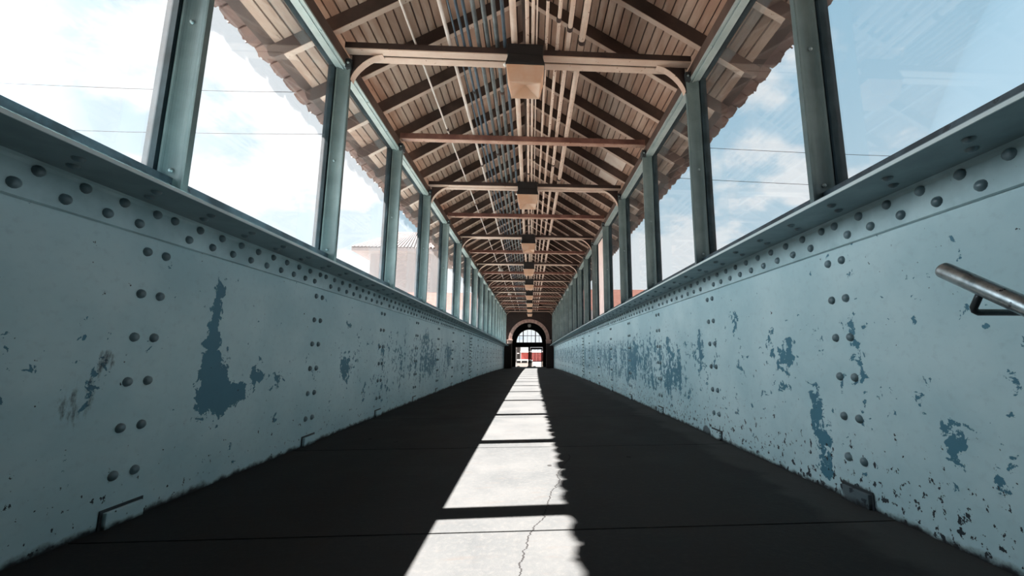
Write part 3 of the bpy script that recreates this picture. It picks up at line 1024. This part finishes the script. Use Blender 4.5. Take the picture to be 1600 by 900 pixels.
# ------------------------------------------------------------------ end building
def arch_wall(m, x0, x1, z0, z1, cx, zs, r, y0, y1, n=24, mi=0):
    m.box(x0, cx - r, y0, y1, z0, z1, mi)
    m.box(cx + r, x1, y0, y1, z0, z1, mi)
    for k in range(n):
        a0, a1 = PI - PI * k / n, PI - PI * (k + 1) / n
        xa, za, xb, zb_ = cx + r * math.cos(a0), zs + r * math.sin(a0), cx + r * math.cos(a1), zs + r * math.sin(a1)
        m.hexa([(xa, y0, za), (xb, y0, zb_), (xb, y1, zb_), (xa, y1, za), (xa, y0, z1), (xb, y0, z1), (xb, y1, z1), (xa, y1, z1)], mi)


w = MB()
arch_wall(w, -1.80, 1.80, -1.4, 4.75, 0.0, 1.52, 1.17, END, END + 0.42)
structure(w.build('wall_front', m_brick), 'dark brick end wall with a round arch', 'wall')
fz = MB()
for a, b in ((-9.0, -1.80), (1.80, 9.0)):
    fz.box(a, b, END + 0.05, END + 0.42, 3.55, 5.0 if a > 0 else 4.7)
    fz.box(a, b, END + 0.05, END + 0.42, -6.0, 3.55, 1)
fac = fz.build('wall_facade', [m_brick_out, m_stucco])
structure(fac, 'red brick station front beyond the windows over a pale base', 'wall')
# arch ring and springer blocks
t1 = MB()
n = 17
for k in range(n):
    a0, a1 = PI - PI * (k + 0.03) / n, PI - PI * (k + 0.97) / n
    ri, ro = 1.165, 1.385
    pts = []
    for yy in (END - 0.06, END + 0.1):
        pts.append([(r * math.cos(a), yy, 1.52 + r * math.sin(a)) for a, r in ((a0, ri), (a1, ri), (a1, ro), (a0, ro))])
    t1.hexa(pts[0] + pts[1])
structure(t1.build('trim_2', m_stone, bevel=0.006), 'pink stone arch ring at the far end', 'trim')
for q, (side, sg) in enumerate(SIDES):
    t = MB()
    for (xa, xb, za, zb_, dy) in ((1.14, 1.47, 1.26, 1.44, 0.09), (1.11, 1.50, 1.44, 1.52, 0.13)):
        x0, x1 = sorted((sg * xa, sg * xb))
        t.box(x0, x1, END - dy, END + 0.1, za, zb_)
    structure(t.build('trim_%d' % (3 + q), m_stone, bevel=0.006), 'pale stone springer block at the %s foot of the arch' % side, 'trim')
# vestibule
v = MB()
YI = 31.5
v.box(-2.1, -1.9, END + 0.42, YI + 0.2, -1.6, 3.4)
v.box(1.9, 2.1, END + 0.42, YI + 0.2, -1.6, 3.4)
v.box(-2.1, 2.1, END + 0.42, YI + 0.2, 3.2, 3.4)
for k in range(4):
    v.box(-1.9, 1.9, END + 0.45 + 0.3 * k, YI + 0.2, -1.9, -0.42 - 0.17 * k)
structure(v.build('wall_vestibule', m_dark), 'dark vestibule behind the arch', 'wall')
iw = MB()
arch_wall(iw, -1.9, 1.9, 1.415, 3.2, 0.0, 1.415, 0.97, YI, YI + 0.16)
iw.box(-1.9, 1.9, YI, YI + 0.16, 1.05, 1.415)
iw.box(-1.9, -1.04, YI, YI + 0.16, -1.6, 1.05)
iw.box(-0.07, 0.07, YI, YI + 0.16, -1.6, 1.05)
iw.box(1.02, 1.9, YI, YI + 0.16, -1.6, 1.05)
structure(iw.build('wall_far', m_dark), 'dark inner wall with street doors', 'wall')
lw = MB()
for xx, ww in ((-0.47, 0.035), (0.47, 0.035), (-0.15, 0.014), (0.15, 0.014), (-0.75, 0.014), (0.75, 0.014)):
    h = math.sqrt(0.97 ** 2 - xx * xx)
    lw.box(xx - ww, xx + ww, YI + 0.05, YI + 0.10, 1.40, 1.415 + h)
lw.box(-0.85, 0.85, YI + 0.05, YI + 0.10, 1.90, 1.94)
lo = structure(lw.build('window_%d' % (wn + 1), m_door), 'half-round fanlight over the far street doors', 'window')
g = MB()
seg = [(0.965 * math.cos(PI * k / 20), 1.415 + 0.965 * math.sin(PI * k / 20)) for k in range(21)]
g.along_y(seg, [YI + 0.07, YI + 0.076])
g.build('pane', m_glass_clear, lo)
# right street door, closed; left one folded back
def door_leaf(name, wdt, place, label):
    m = MB()
    H0, H1 = -1.06, 1.03
    m.box(0, 0.11, 0, 0.05, H0, H1)
    m.box(wdt - 0.09, wdt, 0, 0.05, H0, H1)
    m.box(0.11, wdt - 0.09, 0, 0.05, 0.88, H1)
    m.box(0.11, wdt - 0.09, 0, 0.05, -0.06, -0.01)
    m.box(0.11, wdt - 0.09, 0, 0.05, H0, -0.85)
    span = wdt - 0.20
    for fr in (0.34, 0.66):
        m.box(0.11 + span * fr - 0.013, 0.11 + span * fr + 0.013, 0.01, 0.04, -0.01, 0.88)
    o = m.build(name, m_door)
    g = MB()
    g.box(0.11, wdt - 0.09, 0.022, 0.028, -0.85, 0.88)
    g.build('pane', m_glass_clear, o)
    k = MB()
    k.dome((0.05, 0.0, -0.02), (0, -1, 0), 0.035, 0.05, n=10)
    k.build('handle', m_galv, o)
    o.matrix_world = place
    return structure(o, label, 'door')
door_leaf('door_1', 0.93, Matrix.Translation((0.08, YI + 0.05, 0)), 'dark glazed street door, closed, right of the pair')
door_leaf('door_2', 0.93, Matrix.Translation((-1.02, YI + 0.16, 0)) @ Matrix.Rotation(math.radians(86), 4, 'Z'), 'dark glazed street door, standing open, left of the pair')
# lantern in the vestibule
lt = empty('lantern', (0.0, 29.6, 2.45))
tag(lt, 'small pale lantern hanging in the dark vestibule behind the arch', 'lantern')
m = MB(); m.lathe([(0.01, 0.75), (0.01, 0.30), (0.10, 0.27), (0.12, 0.22)], (0, 29.6, 2.45), 12); m.build('stem', m_black, lt)
m = MB(); m.lathe([(0.10, 0.22), (0.13, 0.12), (0.09, 0.02), (0.03, 0.0)], (0, 29.6, 2.45), 12); m.build('shade', m_white, lt)

# ------------------------------------------------------------------ outside
gz = MB()
gz.box(-220, 220, -120, 300, -5.2, -5.0)
structure(gz.build('ground', m_ground), 'pale sunlit yard below and around the bridge', 'ground')
st = MB()
st.box(-14, 14, YI + 0.2, 200, -5.0, -3.07)
for k in range(9):
    st.box(-1.9, 1.9, YI + 0.2, YI + 0.5 + 0.3 * (9 - k), -3.07 + 0.2 * k, -2.87 + 0.2 * k)
structure(st.build('street', m_ground), 'pale sunlit street beyond the far doors', 'street')

# left hip-roofed house
def hip_house(x0, x1, y0, y1, eave, ridge, rx0, rx1, ry, over, label, ground=-5.0):
    root = empty('hip_roofed_house', ((x0 + x1) / 2, y0, ground))
    tag(root, label, 'building')
    m = MB(); m.box(x0 + over, x1 - over, y0 + over, y1 - over, ground, eave - 0.3)
    m.build('house_walls', m_stucco, root)
    m = MB()
    a = [(x0, y0, eave), (x1, y0, eave), (x1, y1, eave), (x0, y1, eave)]
    b = [(rx0, ry - 0.2, ridge), (rx1, ry - 0.2, ridge), (rx1, ry + 0.2, ridge), (rx0, ry + 0.2, ridge)]
    m.hexa(a + b)
    nr = 26                                              # raised tile rolls down the front and side slopes
    for ia, ib in ((0, 1), (1, 2)):
        up = Vector((0.0, -0.09, 0.13)) if ia == 0 else Vector((0.09, 0.0, 0.13))
        for k in range(nr):
            f0, f1 = (k + 0.25) / nr, (k + 0.7) / nr
            P0, P1 = Vector(a[ia]).lerp(Vector(a[ib]), f0), Vector(a[ia]).lerp(Vector(a[ib]), f1)
            Q0, Q1 = Vector(b[ia]).lerp(Vector(b[ib]), f0), Vector(b[ia]).lerp(Vector(b[ib]), f1)
            m.hexa([P0, P1, Q1, Q0, P0 + up, P1 + up, Q1 + up, Q0 + up])
    m.build('hip_roof', m_tile_far, root)
    m = MB(); m.box(x0 + 0.05, x1 - 0.05, y0 + 0.05, y1 - 0.05, eave - 0.3, eave)
    m.build('soffit', m_stucco, root)
hip_house(-19.05, -9.4, 43.4, 53.0, 11.7, 14.7, -15.7, -12.2, 48.2, 1.5, 'pale house with a red hipped tile roof outside the left windows')

# power lines crossing the sky
for side, sg, xa, ya, xb, yb2, z, lab in (
        ('left', -1, -22, 9.0, -1.9, 9.6, 7.2, 'thin overhead wire in the left sky, the highest of the left ones'),
        ('left', -1, -22, 9.0, -1.9, 9.6, 6.1, 'thin overhead wire in the left sky, below the highest one'),
        ('right', 1, 2.4, 10.0, 24, 9.2, 6.2, 'thin overhead wire in the right sky, the highest of the right ones'),
        ('right', 1, 2.4, 10.0, 24, 9.2, 5.3, 'thin overhead wire in the right sky, below the highest one')):
    m = MB()
    pts = [(xa + (xb - xa) * q / 8, ya + (yb2 - ya) * q / 8, z - 0.35 * math.sin(PI * q / 8)) for q in range(9)]
    m.tube(pts, 0.006, 6)
    tag(m.build('overhead_wire', m_wire, origin=pts[0]), lab, 'wire', 'overhead wires')

# white car on the street, seen through the open door
cr = empty('parked_car', (-1.5, 90.0, -3.07))
tag(cr, 'white parked car on the street, seen through the open far door', 'car')
prof = [(-3.3, -2.55), (-3.32, -1.95), (-3.2, -1.72), (-3.05, -1.15), (-2.8, -1.04), (0.3, -1.04), (0.55, -1.2), (0.7, -1.75), (0.72, -2.6), (0.5, -2.75)]
for cxw in (-0.25, -2.45):
    prof += [(cxw + 0.42 * math.cos(t), -2.72 + 0.42 * math.sin(t)) for t in [PI * q / 6 for q in range(7)]]
prof += [(-3.2, -2.75)]
m = MB(); m.along_y(prof, [89.1, 90.9]); m.build('body', m_white_car, cr, bevel=0.05)
for (a, b) in ((-3.05, -1.95), (-1.85, -0.55), (-0.45, 0.45)):
    m = MB(); m.hexa([(a, 89.05, -1.72), (b, 89.05, -1.72), (b, 89.09, -1.72), (a, 89.09, -1.72),
                      (a + 0.1, 89.05, -1.2), (b - 0.05, 89.05, -1.2), (b - 0.05, 89.09, -1.2), (a + 0.1, 89.09, -1.2)])
    m.build('side_window', m_car_glass, cr)
for cxw in (-0.25, -2.45):
    for yy in (89.05, 90.75):
        m = MB(); m.tube([(cxw, yy, -2.73), (cxw, yy + 0.2, -2.73)], 0.34, 18); m.build('wheel', m_rubber, cr)
# low red shed across the street
rs = empty('red_shed', (1.0, 160.0, -3.07))
tag(rs, 'low red building across the street beyond the far doors', 'building')
m = MB(); m.box(-3.5, 9.0, 160, 166, -3.07, 0.30); m.build('shed_walls', m_red, rs)
m = MB(); m.hexa([(-3.9, 159.5, 0.30), (9.4, 159.5, 0.30), (9.4, 166.5, 0.30), (-3.9, 166.5, 0.30), (-3.9, 159.5, 0.5), (9.4, 159.5, 0.5), (9.4, 166.5, 1.0), (-3.9, 166.5, 1.0)])
m.build('shed_roof', m_stucco, rs)

# dark shop front at the left of the street
ds = empty('dark_shop', (-5.0, 105.0, -3.07))
tag(ds, 'dark building front left of the red one, seen through the open far door', 'building')
m = MB(); m.box(-9.0, -2.55, 105, 112, -3.07, 2.2); m.build('shop_walls', m_door, ds)
for z0 in (0.2,):
    m = MB(); m.box(-3.75, -2.75, 104.93, 105.02, z0, z0 + 0.14); m.build('window_ledge', m_white, ds)
